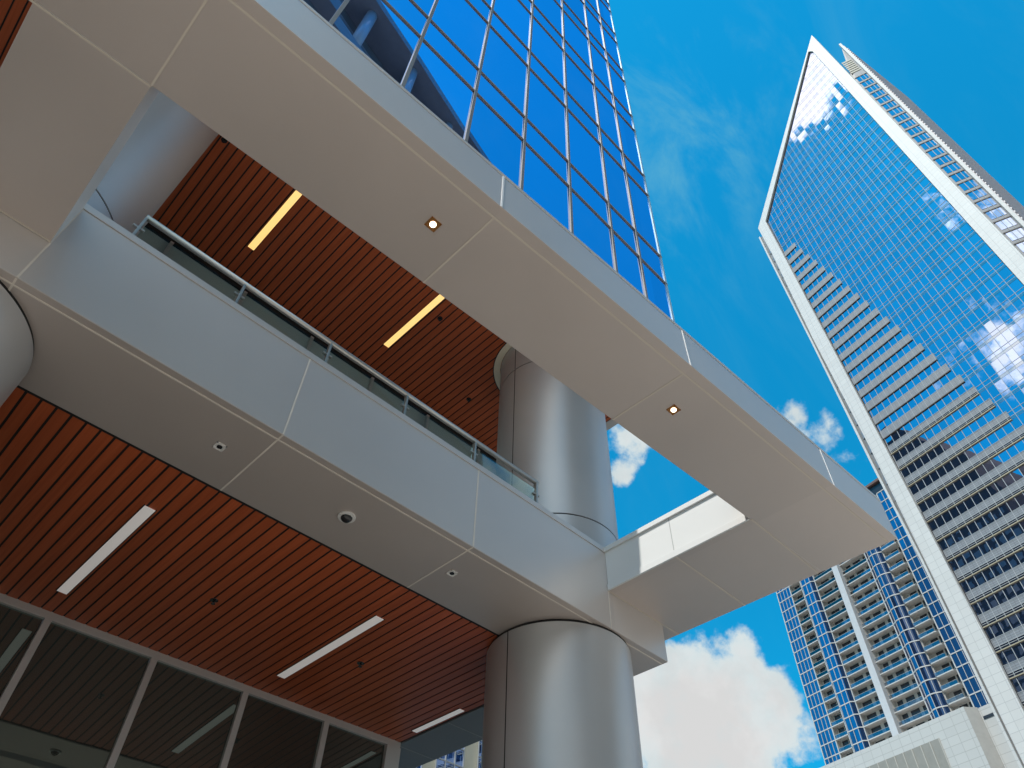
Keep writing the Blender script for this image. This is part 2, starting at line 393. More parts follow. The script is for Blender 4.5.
# ------------------------------------------------------------------ measured layout (metres; camera at 0,0,1.6)
ZL = 6.60                 # underside of terrace beam
ZT = 7.861                # top of terrace upstand
ZU = 7.1525               # underside of the upper canopy
ZO = 7.774                # top of canopy fascia
ZW = 12.60                # upper timber ceiling
Y1 = 5.314                # face of the terrace beam
XE, XC, XF, XK, XK2 = 6.93, 8.4916, 8.1264, -0.652, -1.52
XWE = 7.321
def y_out(x): return 2.2983 - 0.0379 * x
def y_in(x): return 3.3576 - 0.0418 * x
def y_wood(x): return 6.5406 - 0.008 * x
def y_store(x): return 10.4883 - 0.0385 * x
COLX, COLY, COLR = 6.988, 6.312, 0.985
XLEFT = -26.0

# ------------------------------------------------------------------ ground
g = MB(); g.box(-2500, 2500, -2500, 2500, -0.5, -0.13)
tag(g.build('ground', mat('city ground', (0.30, 0.28, 0.25), 0.9, 0, 0.2, 0.02)), kind='structure')
g = MB(); g.box(-60, 60, -9.0, 60, -0.13, 0.0)
tag(g.build('pavement', panel_grid('pavers', (0.57, 0.51, 0.45), (0.30, 0.27, 0.23), 1.2, 1.2, 0.01, 0.85, 'xy', 0.06), bevel=0.02), kind='structure')
g = MB(); g.box(-26, 12, 4.3, 16, -0.01, 0.004)
tag(g.build('added_dark_paving', panel_grid('added dark paving', (0.17, 0.155, 0.14), (0.10, 0.09, 0.08), 0.6, 0.6, 0.006, 0.5, 'xy', 0.08)), kind='structure')  # unseen darker ground, added to cut bounce light onto the terrace soffit
g = MB(); g.box(-400, 400, -19.0, -9.3, -0.128, -0.12)
tag(g.build('road', mat('asphalt', (0.055, 0.054, 0.053), 0.9, 0, 0.2, 0.5, bump=0.4, bscale=60)), kind='structure')

# ------------------------------------------------------------------ glass office tower above the canopy
def ylean(x, z): return 4.483 + 0.0141 * (x - 9.03) - 0.026 * (z - 14.7)
TW = thing('glass_office_tower', 'tall mirror blue glass curtain wall with silver mullions rising above the long metal canopy', 'office tower', (0, 0, 0))
XT0, XT1, ZT0, ZT1 = -26.0, 9.03, 12.86, 66.0
m = MB()
for (a, b, c_, d_) in [((XT0, ylean(XT0, ZT0), ZT0), (XT1, ylean(XT1, ZT0), ZT0), (XT1, ylean(XT1, ZT1), ZT1), (XT0, ylean(XT0, ZT1), ZT1))]:
    m.face([a, b, c_, d_])
back = 44.0
m.face([(XT1, ylean(XT1, ZT0), ZT0), (XT1, back, ZT0), (XT1, back, ZT1), (XT1, ylean(XT1, ZT1), ZT1)])
m.face([(XT0, back, ZT0), (XT0, ylean(XT0, ZT0), ZT0), (XT0, ylean(XT0, ZT1), ZT1), (XT0, back, ZT1)])
m.face([(XT1, back, ZT0), (XT0, back, ZT0), (XT0, back, ZT1), (XT1, back, ZT1)])
m.face([(XT0, ylean(XT0, ZT1), ZT1), (XT1, ylean(XT1, ZT1), ZT1), (XT1, back, ZT1), (XT0, back, ZT1)])
m.face([(XT0, back, ZT0), (XT1, back, ZT0), (XT1, ylean(XT1, ZT0), ZT0), (XT0, ylean(XT0, ZT0), ZT0)])
m.build('glazing', M_CURTAIN, TW, recalc=True)
mx = [8.05, 7.03, 5.65, 4.25, 2.88, 1.50, 0.12, -1.26, -2.64, -4.02, -5.4, -6.8, -8.2, -9.6, -11.0, -12.4, -13.8, -15.2, -16.6]
for x in mx:
    m = MB(); w = 0.032; dp = 0.035
    for z0, z1 in ((ZT0, ZT1),):
        vs0 = [(x - w, ylean(x, z0) - dp, z0), (x + w, ylean(x, z0) - dp, z0), (x + w, ylean(x, z0) + .02, z0), (x - w, ylean(x, z0) + .02, z0)]
        vs1 = [(p[0], p[1] + ylean(x, z1) - ylean(x, z0), z1) for p in vs0]
        A = [m.bm.verts.new(p) for p in vs0]; B = [m.bm.verts.new(p) for p in vs1]
        m.bm.faces.new(A[::-1]); m.bm.faces.new(B)
        for i in range(4): m.bm.faces.new((A[i], A[(i + 1) % 4], B[(i + 1) % 4], B[i]))
    m.build('mullion', M_MULL, TW)
def rail_bar(m, z, h=0.045, dp=0.028, x0=XT0, x1=XT1 + 0.06):
    q = [[(x, ylean(x, z) - dp, z - h / 2), (x, ylean(x, z) + .02, z - h / 2), (x, ylean(x, z) + .02, z + h / 2), (x, ylean(x, z) - dp, z + h / 2)] for x in (x0, x1)]
    A = [m.bm.verts.new(p) for p in q[0]]; B = [m.bm.verts.new(p) for p in q[1]]
    m.bm.faces.new(A); m.bm.faces.new(B[::-1])
    for i in range(4): m.bm.faces.new((A[i], A[(i + 1) % 4], B[(i + 1) % 4], B[i]))
z = 15.97
while z < ZT1 - 2:
    for zz in (z, z + 1.17):
        m = MB(); rail_bar(m, zz); m.build('transom', M_MULL, TW)
    z += 4.265
m = MB(); m.prism([(XT1 - 0.02, ylean(XT1, ZT0) - .02), (XT1 + 0.05, ylean(XT1, ZT0) - .02), (XT1 + 0.05, ylean(XT1, ZT0) + .1), (XT1 - .02, ylean(XT1, ZT0) + .1)], ZT0, ZT1)
for v in m.bm.verts: v.co.y += -0.026 * (v.co.z - ZT0) 
m.build('corner_trim', mat('pale corner trim', (0.55, 0.66, 0.70), 0.35, 0.3, 0), TW)

# ------------------------------------------------------------------ upper timber ceiling, lower timber ceiling
def plank_ceiling(root, x0, x1, y0f, y1f, z, xo, gap=0.025, pitch=0.1457, th=0.007, holes=()):
    m = MB(); lay = m.bm.loops.layers.color.new('plank')
    k0 = math.ceil((x0 - xo) / pitch)
    x = xo + k0 * pitch
    edges = [x0] if x - x0 > gap else []
    while x < x1:
        edges.append(x); x += pitch
    edges.append(x1)
    for a, b in zip(edges[:-1], edges[1:]):
        A, B = a + gap / 2, b - gap / 2
        if B - A < 0.01: continue
        fs = m.prism([(A, y0f(A)), (B, y0f(B)), (B, y1f(B)), (A, y1f(A))], z, z + th)
        c = (random.random(), random.random(), random.random(), 1)
        for f in fs:
            for l in f.loops: l[lay] = c
    m.build('planks', M_WOOD, root)
    m = MB(); m.prism([(x0 - .02, y0f(x0)), (x1 + .02, y0f(x1)), (x1 + .02, y1f(x1)), (x0 - .02, y1f(x0))], z + th + .0015, z + th + .05)
    m.build('backing', M_REVEAL, root)

UC = thing('timber_ceiling', 'upper red timber slat ceiling with two lit yellow strips, high above the glass railing', 'ceiling', (0, 0, 0))
plank_ceiling(UC, XLEFT, 8.83, lambda x: 4.70 + 0.0141 * (x - 9.03), lambda x: 8.895, ZW, -0.004)
m = MB(); m.box(8.835, 9.03, 4.49, 10.2, ZW - .004, ZW + .26); m.box(XLEFT, 8.833, 4.40, 4.69, ZW - .004, ZW + .26)
m.build('ceiling_border', M_PANEL, UC)
m = MB(); m.ring((COLX, COLY), COLR + .01, 1.125, ZW - .012, ZW + .02)
m.mi = 1; m.ring((COLX, COLY), 1.126, 1.142, ZW - .014, ZW + .02)
m.build('lit_reveal_collar', [mat('lit reveal cream', (0.86, 0.78, 0.62), 0.5, 0, 0), M_REVEAL], UC)  # ceiling cut-out round the column; its inside light is put into the cream colour

LC = thing('timber_ceiling', 'lower red timber slat ceiling over the entrance with white strips, beneath the terrace beam', 'ceiling', (0, 0, 0))
plank_ceiling(LC, XLEFT, XWE - 0.02, lambda x: y_wood(x) + 0.05, lambda x: y_store(x) - 0.01, ZL + 0.012, 0.042)

def strip_light(name, label, x0, x1, y0, y1, z, lit):
    t = thing(name, label, 'strip light', ((x0 + x1) / 2, (y0 + y1) / 2, z), 0, 'linear strip lights in the timber ceilings')
    w, l = (x1 - x0) / 2, (y1 - y0) / 2
    m = MB(); m.box(-w, w, -l, l, -0.008, 0.0); m.build('lens', M_LIT if lit else M_LENS, t)
    m = MB()
    for s in (-1, 1): m.box(s * (w + .006) - .006, s * (w + .006) + .006, -l - .012, l + .012, -0.003, 0.02)
    m.build('frame', M_REVEAL, t)
strip_light('strip_light', 'glowing yellow strip light in the upper slat ceiling, nearer the upper left column', 1.195, 1.315, 5.7, 8.10, ZW, True)
strip_light('strip_light', 'glowing yellow strip light in the upper slat ceiling, nearer the right column', 4.215, 4.335, 5.7, 8.13, ZW, True)
strip_light('strip_light', 'unlit white strip light in the lower slat ceiling, farthest left of the three', 1.475, 1.60, 7.38, 9.79, ZL + .008, False)
strip_light('strip_light', 'unlit white strip light in the lower slat ceiling, middle one of three', 4.622, 4.748, 7.325, 9.66, ZL + .008, False)
strip_light('strip_light', 'short white strip light at the end of the lower slat ceiling beside the big column', 7.137, 7.237, 8.51, 9.65, ZL + .008, False)

def sprinkler(label, x, y, z):
    t = thing('sprinkler_head', label, 'sprinkler', (x, y, z), 0, 'sprinkler heads in the timber ceilings')
    m = MB(); m.tube((0, 0, -.006), (0, 0, .01), .05, n=20); m.build('escutcheon', M_BLACK, t)
    m = MB(); m.tube((0, 0, -.05), (0, 0, -.006), .015, n=12); m.tube((0, 0, -.056), (0, 0, -.05), .028, n=12); m.build('deflector', M_BLACK, t)
sprinkler('black sprinkler dot in the lower slat ceiling between the left and middle white strips', 2.98, 8.544, ZL + .012)
sprinkler('black sprinkler dot in the lower slat ceiling right of the middle white strip', 5.246, 8.489, ZL + .012)
sprinkler('black sprinkler dot in the upper slat ceiling just right of a glowing yellow strip', 4.58, 6.88, ZW)
sprinkler('black sprinkler dot in the upper slat ceiling close to the right column', 6.35, 8.02, ZW)
sprinkler('black sprinkler dot in the upper slat ceiling at the canopy edge by the left column', -0.08, 6.68, ZW)

# ------------------------------------------------------------------ terrace beam (lower level)
TB = thing('terrace_beam', 'deep silver terrace beam with pale joints, carrying the glass railing between the round columns', 'beam', (0, 0, 0))
m = MB()
m.prism([(XLEFT, Y1), (XF, Y1), (XF, y_wood(XF)), (XLEFT, y_wood(XLEFT))], ZL, ZT - .09)
m.build('beam_body', M_FASCIA, TB, bevel=.004)
m = MB(); m.prism([(XLEFT, Y1 - .012), (XF, Y1 - .012), (XF, Y1 + .30), (XLEFT, Y1 + .30)], ZT - .086, ZT)
m.build('coping', M_FASCIA, TB, bevel=.004)
m = MB(); m.prism([(XLEFT, Y1 + .004), (XF - .004, Y1 + .004), (XF - .004, y_wood(XF)), (XLEFT, y_wood(XLEFT))], ZL - .006, ZL - .0005)
m.build('soffit_panel', M_PANEL, TB)
m = MB(); m.prism([(XLEFT, y_wood(XLEFT)), (XWE - .02, y_wood(XWE)), (XWE - .02, y_wood(XWE) + .049), (XLEFT, y_wood(XLEFT) + .049)], ZL + .004, ZL + .06)
m.build('shadow_gap', M_REVEAL, TB)
m = MB(); jw = .009
for x in (-3.2, XK, 1.925, 4.48, 7.0):
    if x < 6: m.box(x - jw, x + jw, Y1 - .003, Y1 + .003, ZL, ZT - .09)
    m.box(x - jw, x + jw, Y1 + .008, y_wood(x), ZL - .009, ZL - .005) if x < 6.9 else None
m.box(XE - jw * .7, XE + jw * .7, Y1 - .003, Y1 + .003, ZL, ZU)
m.box(XLEFT, XF - .01, Y1 + .085, Y1 + .085 + 2 * jw, ZL - .010, ZL - .005)
m.build('panel_joints', M_JOINT, TB)
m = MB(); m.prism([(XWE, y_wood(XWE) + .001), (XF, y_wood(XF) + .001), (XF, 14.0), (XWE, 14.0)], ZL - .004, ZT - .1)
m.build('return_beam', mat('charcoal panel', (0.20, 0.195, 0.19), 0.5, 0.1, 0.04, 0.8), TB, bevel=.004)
m = MB()
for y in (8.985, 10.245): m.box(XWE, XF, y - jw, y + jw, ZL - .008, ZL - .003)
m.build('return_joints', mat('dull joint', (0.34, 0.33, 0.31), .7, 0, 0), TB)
m = MB(); m.box(XLEFT, XF - .01, 5.62, 10.4, 7.25, 7.35)
m.build('deck', mat('terrace deck', (0.58, 0.53, 0.47), 0.8, 0, 0.1), TB)

# ------------------------------------------------------------------ upper canopy
UCN = thing('entrance_canopy', 'long beige metal canopy frame with an open rectangle, projecting past the terrace', 'canopy', (0, 0, 0))
m = MB()
m.prism([(XLEFT, y_out(XLEFT)), (XC, y_out(XC)), (XC, y_in(XC)), (XLEFT, y_in(XLEFT))], ZU, ZO - .055)
ob = m.build('outer_beam', [M_FASCIA, M_PANEL], UCN, bevel=.004)
for p in ob.data.polygons:
    if p.normal.z < -.5: p.material_index = 1
m = MB(); m.prism([(XLEFT, y_out(XLEFT) - .003), (XC + .003, y_out(XC) - .003), (XC + .003, y_in(XC)), (XLEFT, y_in(XLEFT))], ZO - .044, ZO)
m.build('coping', M_FASCIA, UCN, bevel=.004)
def cross_beam(name, x0, x1, y1, top, lips):
    m = MB(); m.prism([(x0, y_in(x0) + .001), (x1, y_in(x1) + .001), (x1, y1), (x0, y1)], ZU, top)
    o = m.build(name, [mat('white metal panel', (0.70, 0.72, 0.73), 0.45, 0.1, 0.03, 0.8), M_PANEL], UCN, bevel=.004)
    for p in o.data.polygons:
        if p.normal.z < -.5: p.material_index = 1
    if lips:
        m = MB(); m.box(x0 - .022, x0 - .001, y_in(x0) + .01, y1 - .004, ZU + .004, ZU + .098)
        m.build('bottom_lip', MATS['white metal panel'], UCN, bevel=.003)
        m = MB(); m.box(x0 - .028, x0 + .3, y_in(x0) + .006, y1 - .004, top + .001, top + .075)
        m.build('coping', MATS['white metal panel'], UCN, bevel=.003)
        m = MB(); m.box(x0 - .0035, x0 + .003, 4.185, 4.195, ZU + .10, top)
        m.build('panel_joint', mat('grey joint', (0.35, 0.36, 0.37), .6, 0, 0), UCN)
cross_beam('end_beam', XE, XC, Y1 - .002, 7.775, True)
cross_beam('cross_beam', XK2, XK, Y1 - .002, 7.775, False)
m = MB(); m.box(XF + .004, XC, Y1 - .001, 5.6, ZU + .001, 7.775); m.build('end_beam_tail', M_PANEL, UCN)
m = MB()
def aj(x0, x1, yf, dz=.006):       # joint running along the canopy
    m.prism([(x0, yf(x0) - jw), (x1, yf(x1) - jw), (x1, yf(x1) + jw), (x0, yf(x0) + jw)], ZU - dz, ZU - .0005)
aj(XLEFT, XC - .01, lambda x: y_out(x) + .118, .004)
aj(XLEFT, XK, lambda x: y_in(x) + .012)
aj(XE, XC - .005, lambda x: 3.056); aj(XE, XC - .005, lambda x: 4.176); aj(XE, XC - .004, lambda x: Y1 - .012)
aj(XK2, XK, lambda x: Y1 - .014)
for x in (XK, 1.94, 4.475, -3.2):
    m.box(x - jw, x + jw, y_out(x) + .12, y_in(x), ZU - .0035, ZU - .0006)
m.build('soffit_joints', mat('soffit joint', (0.60, 0.54, 0.47), .7, 0, 0), UCN)
for x in (-3.1, -.64, 1.915, 4.44, 7.06):
    m = MB(); m.box(x - .010, x + .010, y_out(x) - .004, y_out(x) + .003, ZU + .002, ZO - .055)
    m.build('fascia_joint', mat('fascia joint', (0.78, 0.80, 0.83), .6, 0, 0), UCN)

# ------------------------------------------------------------------ columns
def column(label, cx, seam_deg):
    t = thing('round_column', label, 'column', (cx, COLY, 0), 0, 'round metal columns')
    def shaft(nm, z0, z1):
        m = MB(); m.tube((0, 0, z0), (0, 0, z1), COLR, n=128, cap=False)     # side wall and caps share no vertices: clean normals
        for z in (z0, z1):
            m.face([(COLR * math.cos(2 * math.pi * i / 128), COLR * math.sin(2 * math.pi * i / 128), z) for i in range(128)])
        return m.build(nm, M_COLUMN, t)
    shaft('lower_shaft', 0, ZL - .045); shaft('upper_base', 7.35, 8.275); shaft('upper_shaft', 8.30, 11.815); shaft('upper_head', 11.84, ZW + .02)
    for nm, z0, z1 in (('reveal_ring', ZL - .046, ZL - .006), ('reveal_ring', 8.274, 8.301), ('reveal_ring', 11.814, 11.841)):
        m = MB(); m.tube((0, 0, z0), (0, 0, z1), COLR - .012, n=96); m.build(nm, M_REVEAL, t)
    m = MB()
    for k in (0, 1):
        a = R(seam_deg + 180 * k); c, s = math.cos(a), math.sin(a)
        for z0, z1 in ((0.0, ZL - .046), (8.302, 11.813), (11.842, ZW)):
            r0, r1, w = COLR - .01, COLR + .002, .008
            m.prism([(c * r0 - s * -w, s * r0 + c * -w), (c * r1 - s * -w, s * r1 + c * -w), (c * r1 - s * w, s * r1 + c * w), (c * r0 - s * w, s * r0 + c * w)], z0, z1)
    m.build('seam', M_REVEAL, t)
    return t
column('round satin metal column under the corner of the canopy, rising through the terrace to the upper slats', COLX, 181)
column('round satin metal column at the left edge, passing the terrace beam beside the end of the railing', -1.17, 100)

# ------------------------------------------------------------------ railing on the terrace beam
RL = thing('glass_railing', 'glass railing with steel posts and handrail along the top of the terrace beam', 'railing', (0, 5.38, ZT))
px = [-0.19 + 1.155 * k for k in range(6)]
m = MB(); m.tube((px[0] - .01, 0, .43), (px[-1] + .03, 0, .43), .034, n=16); m.tube((px[-1] + .02, 0, .43), (px[-1] + .02, 0, .0), .016, n=12)
m.build('handrail', M_STEEL, RL)
for x in px:
    m = MB(); m.box(x - .012, x + .012, -.03, .03, 0, .40)
    p = m.build('post', M_STEEL, RL, bevel=.002)
    for zc in (.20,):
        m = MB(); m.box(x - .06, x + .06, -.018, .018, zc, zc + .022)
        m.build('clamp', M_STEEL, p, bevel=.003)
for a, b in zip(px[:-1], px[1:]):
    m = MB(); m.box(a + .03, b - .03, -.006, .006, .02, .31)
    m.build('glass_panel', M_RAILGL, RL)

# terrace level glazing behind the railing
UB = thing('terrace_glazing', 'dark glazed wall at the back of the terrace, seen through the railing glass', 'glazed wall', (0, 8.9, 7.35))
m = MB(); m.box(XLEFT, 8.8, 0.02, 0.06, 0, 5.25); m.build('glass_pane', glass_mirror('terrace glass', (0.5, 0.52, 0.48), (0.58, 0.63, 0.61), 0.03, 0.05, 0.1, 0.8), UB)
m = MB(); m.box(XLEFT, 8.8, -.05, .018, 5.10, 5.24); m.build('head_frame', M_REVEAL, UB)
for k in range(24):
    x = -25.7 + 1.44 * k
    m = MB(); m.box(x - .03, x + .03, -.06, .018, 0, 5.098); m.build('mullion', M_ALU, UB)

# ------------------------------------------------------------------ storefront
ang = math.atan(-0.0385)
SF = thing('storefront', 'dark glass storefront with pale aluminium mullions under the lower slat ceiling', 'storefront', (0, 10.4883, 0), ang)
L1 = 7.32 / math.cos(ang)
m = MB(); m.box(XLEFT, L1, -.05, .05, ZL - .085, ZL + .02); m.build('head_frame', M_ALU, SF, bevel=.003)
m = MB(); m.box(L1 - .27, L1, -.07, .05, 0, ZL - .087); m.build('end_post', M_ALU, SF, bevel=.003)
xs = [-25.3, -23.9, -22.4, -21.0, -19.6, -18.1, -16.7, -15.3, -13.8, -12.4, -11.0, -9.6, -8.2, -6.8, -5.4, -3.98, -2.57, -1.19, 0.23, 1.65, 3.10, 4.51, 5.91]
for x in xs:
    m = MB(); m.box(x - .045, x + .045, -.06, .05, 0, ZL - .087); m.build('mullion', M_ALU, SF, bevel=.003)
for a, b in zip(xs, xs[1:] + [L1 - .225]):
    m = MB(); m.box(a + .05, b - .05, .0, .02, .1, ZL - .088); m.build('glass_pane', M_STORE, SF)
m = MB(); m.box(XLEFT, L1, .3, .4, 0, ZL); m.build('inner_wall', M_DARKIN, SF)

# ------------------------------------------------------------------ downlights and dome camera
def downlight(label, x, y, z, lit):
    t = thing('downlight', label, 'downlight', (x, y, z), 0, 'square recessed downlights')
    h = .054; m = MB()
    for a in range(4):
        c, s = math.cos(a * math.pi / 2), math.sin(a * math.pi / 2)
        P = lambda u, v: (c * u - s * v, s * u + c * v)
        m.prism([P(-h, h - .012), P(h, h - .012), P(h, h), P(-h, h)], -.010, .0)
    m.build('trim', M_BRONZE if lit else M_TRIM, t)
    m = MB(); m.box(-h + .012, h - .012, -h + .012, h - .012, -.004, 0.0)
    m.build('reflector', M_BRONZE if lit else M_TRIM, t)
    m = MB(); m.tube((0, 0, -.012), (0, 0, -.003), .028, n=20)
    m.build('lamp', M_LAMP if lit else M_BLACK, t)
downlight('glowing square downlight in the canopy soffit above the slat ceiling', 1.613, 2.758, ZU - .001, True)
downlight('glowing square downlight in the canopy soffit beside the open rectangle and sky', 4.803, 2.617, ZU - .001, True)
downlight('unlit white square downlight in the terrace soffit, left of the dome camera', 1.569, 5.917, ZL - .006, False)
downlight('unlit white square downlight in the terrace soffit near the big column', 4.653, 5.876, ZL - .006, False)
t = thing('dome_camera', 'white ringed black dome security camera in the terrace soffit', 'camera', (3.132, 5.907, ZL - .006))
m = MB(); m.ring((0, 0), .062, .098, -.022, 0, 40); m.build('mounting_ring', M_TRIM, t, bevel=.004)
m = MB(); m.dome((0, 0, -.012), .066, -1, 28, 8, .95); m.build('dome', M_BLACK, t)

# ------------------------------------------------------------------ white framed skyscraper
TT = 0.2226
K = 1.11
def local_root(name, label, cat, dist, a):
    return thing(name, label, cat, (math.cos(a) * dist, -math.sin(a) * dist, 0), -a)
SK = local_root('white_framed_skyscraper', 'tall mirror glass skyscraper with a white frame and slanted pointed crown', 'skyscraper', 111.0, TT)
def s_left(z): return 47.55 + max(0.0, (z - 56) / 113.0) * 2.15
def z_top(s): return 233.4 - 1.479 * (s - 17.75)
M_SKGL = glass_mirror('skyscraper glass', (0.54, 0.545, 0.70), (0.0, 0.02, 0.08), 0.80, 0.0, 0.16, 0.5, pane=((1, 16.0, 1.39), (2, 0.58, 3.96)), tilt=0.008)
M_SKSP = glass_mirror('spandrel glass', (0.58, 0.57, 0.62), (0.06, 0.07, 0.10), 0.58, 0.02, 0.16, 0.5, pane=((1, 16.0, 1.39), (2, 0.58, 3.96)), tilt=0.008)
M_WHITE = panel_grid('white tower panels', (0.56, 0.555, 0.545), (0.40, 0.40, 0.40), 1.45, 1.3, 0.03, 0.5, 'yz', 0.03)
M_GRID = mat('white mullion', (0.36, 0.38, 0.40), 0.7, 0.0, 0, spec=0.2)
M_LOUV = panel_grid('grey spandrel panel', (0.21, 0.225, 0.25), (0.13, 0.135, 0.15), 1.39, 0.33, 0.03, 0.55, 'yz', 0.05)
M_LEDGE = mat('bronze ledge', (0.42, 0.36, 0.25), 0.5, 0.3, 0.0)
M_SLOT = mat('dark slot glass', (0.02, 0.03, 0.06), 0.2, 0.2, 0.0)
M_LEDGD = mat('dark ledge', (0.07, 0.055, 0.045), 0.5, 0.1, 0.0)
SR = 14.1
# glass field
m = MB()
poly = [(SR, 0), (s_left(0), 0), (s_left(56), 56), (s_left(186), 186), (15.0, z_top(15.0)), (SR, z_top(15.0) - 2)]
m.slab(poly, 0.0, 0.25)
m.build('facade_glass', M_SKGL, SK)
# white frame: right, left, slanted top
m = MB()
apex = (11.4, 243.4); sh = (52.8, 186.2)
m.slab([(11.15, 0), (SR, 0), (SR, z_top(15.0) - 2), (15.0, z_top(15.0)), (s_left(186), 186.0), (s_left(56), 56), (s_left(0), 0), (50.6, 0), (50.75, 60), (51.0, 100), (52.0, 134), (52.3, 172), sh, apex], -0.55, 0.9)
m.build('white_frame', M_WHITE, SK)
m = MB()
e = .18
m.slab([(SR + .02, 0), (SR + e, 0), (SR + e, z_top(15.0) - 3), (SR + .02, z_top(15.0) - 2.2)], -0.02, 0.02)
m.slab([(15.0, z_top(15.0) - .05), (15.0, z_top(15.0) - .5), (s_left(186) - .03, 185.4), (s_left(186) - .03, 186.0)], -0.02, 0.02)
m.slab([(s_left(186) - .35, 185.3), (s_left(186) - .02, 185.6), (s_left(56) - .02, 56), (s_left(0) - .02, 0), (s_left(0) - .22, 0), (s_left(56) - .22, 56)], -0.019, 0.02)
m.build('frame_shadow_gap', M_REVEAL, SK)
# vertical mullions
m = MB()
PITCH = 1.39
s = 16.0
while s < 49.6:
    zt = z_top(s) - .8
    zb = 0.0
    if s > 47.4:
        zb = max(0, 56 + (s - 47.55) / 2.15 * 113 + 4)
    if zt > zb + 3: m.box(-.045, -.001, s - .036, s + .036, zb, zt)
    s += PITCH
m.build('mullion_grid', M_GRID, SK)
# floors: thin white transoms + tinted spandrel strips, opaque panels in the lower left
FH = 3.96
z0 = 166.9 - FH * 42
k = 0
fl = []
z = z0
while z < 236:
    if z > 0.5:
        smax = min(s_left(z) - .25, 17.75 + (233.4 - (z + 1.9)) / 1.479 - .3)
        if smax > SR + 1: fl.append((z, smax))
    z += FH
for z, smax in fl:
    send = 45.0 - (162.9 - z) * 0.226 if z < 168 else 99
    send = max(SR + .1, min(send, smax)) if z < 168 else smax
    if send > SR + .6:                        # glass floors: grey sill strip, narrow pane, tall pane
        m = MB()
        for a, b in ((.62, .69), (1.52, 1.59)): m.box(-.05, -.001, SR + .05, send, z + a, z + b)
        m.build('transom', M_GRID, SK)
        m = MB(); m.box(-.03, -.0005, SR + .05, send, z + .06, z + .60); m.build('spandrel_glass', M_SKSP, SK)
    if smax - send > .6 and z < 168:          # opaque floors: ledge, dark slot, louvred panel
        low = z < 98
        m = MB()
        if low:
            m.box(-.05, -.003, send, smax + .1, z + .80, z + 1.95)
            m.mi = 2; m.box(-.02, -.002, send, smax + .1, z + .14, z + .78)
            m.mi = 3
            for a in (.46, .76, 1.96): m.box(-.09, -.004, send, smax + .1, z + a, z + a + .07)
        else:
            m.box(-.06, -.003, send, smax + .1, z + .14, z + 2.05)
            m.mi = 3; m.box(-.075, -.0612, send, smax + .1, z + 1.98, z + 2.04)
        m.mi = 1; m.box(-.22 if low else -.20, -.002, send, smax + .1, z - .03, z + .12)
        m.build('spandrel_panel', [M_LOUV, M_LEDGE if low else M_LEDGD, M_SLOT, M_GRID], SK)
# vertical lines over the opaque panels
m = MB(); s = 16.0
while s < 49.4:
    zmax = min(168, 162.9 - (44.8 - s) / 0.226)
    zmin = 0 if s < 47.4 else 56 + (s - 47.55) / 2.15 * 113 + 6
    if zmax > zmin + 4: m.box(-.105, -.091, s - .035, s + .035, zmin, zmax)
    s += PITCH
m.build('panel_mullions', M_GRID, SK)
# tower body behind, with 45 degree corner bay on the right
pl = [(1.5, 53.4), (1.0, 11.4), (2.57, 8.27), (30, 8.0), (30, 56), (1.5, 56)]
m = MB(); pl = [(0.95, 12.0), (0.95, 50.5), (3.3, 51.2), (30, 51.2), (30, 12.0)]
m.prism(pl, 0, [226, 183, 181, 181, 224])
m.build('tower_body', mat('tower grey', (0.42, 0.43, 0.44), 0.5, 0.1, 0.1, 0.2), SK)
# left return: grey strip with shallow ribs and a thin white edge
EDGE = [(0, 51.6), (46, 52.2), (75, 52.25), (96, 52.9), (136, 53.5), (176, 54.4), (185, 54.5)]
m = MB(); m.slab([(50.4, 0)] + [(b - .5, a) for a, b in EDGE] + [(51.8, 183)], 1.4, 2.0)
m.build('return_strip', mat('return grey', (0.22, 0.22, 0.225), 0.4, 0.2, 0.15, 0.25), SK)
def edge_at(z):
    for (a, b), (c, d_) in zip(EDGE[:-1], EDGE[1:]):
        if z <= c: return b + (d_ - b) * (z - a) / (c - a)
    return EDGE[-1][1]
M_RIB = mat('return rib', (0.30, 0.33, 0.37), 0.3, 0.4, 0.05)
z = z0
while z < 178:
    if z > 40:
        m = MB(); e1 = edge_at(z) - .55
        m.prism([(1.39, e1 - 1.0), (1.39, e1), (0.95, e1 - 1.0)], z + .2, z + 2.0); m.build('return_rib', M_RIB, SK)
    z += FH
m = MB(); m.slab([(b - .42, a) for a, b in EDGE] + [(b, a) for a, b in EDGE[::-1]], 1.0, 3.2); m.build('return_edge', M_WHITE, SK)
# corner bay
ca = (0.9, 11.25); cb = (2.57, 8.27)
dv = Vector((cb[0] - ca[0], cb[1] - ca[1])); ln = dv.length; dv.normalize(); nv = Vector((-dv.y, dv.x))
if nv.x > 0: nv = -nv
def ch(u, off): return (ca[0] + dv.x * u + nv.x * off, ca[1] + dv.y * u + nv.y * off)
ZB = 229.5
m = MB(); m.prism([ca, cb, (30, 8.0), (30, 12.5), (0.9, 12.5)], 0, [204, ZB, ZB, 215, 204]); m.build('corner_bay', mat('bay grey', (0.22, 0.22, 0.23), 0.5, 0.1, 0.06, .3), SK)
m = MB()
z = z0
while z < 206:
    if z > 1: m.prism([ch(.25, .02), ch(ln - .55, .02), ch(ln - .55, .06), ch(.25, .06)], z + 1.15, z + FH - .1)
    z += FH
m.build('bay_windows', M_SKGL, SK)
z = z0
while z < 209:
    if z > 60:
        m = MB(); m.prism([ch(.0, .02), ch(ln - .4, .02), ch(ln - .4, .16), ch(.0, .16)], z - .1, z + .15)
        m.build('bay_ledge', mat('bay ledge', (0.07, 0.06, 0.055), 0.6, 0, 0), SK)
    z += FH
m = MB(); z = z0
for u in (1.25, 2.2):
    m.prism([ch(u - .05, .06), ch(u + .05, .06), ch(u + .05, .12), ch(u - .05, .12)], 0, 208)
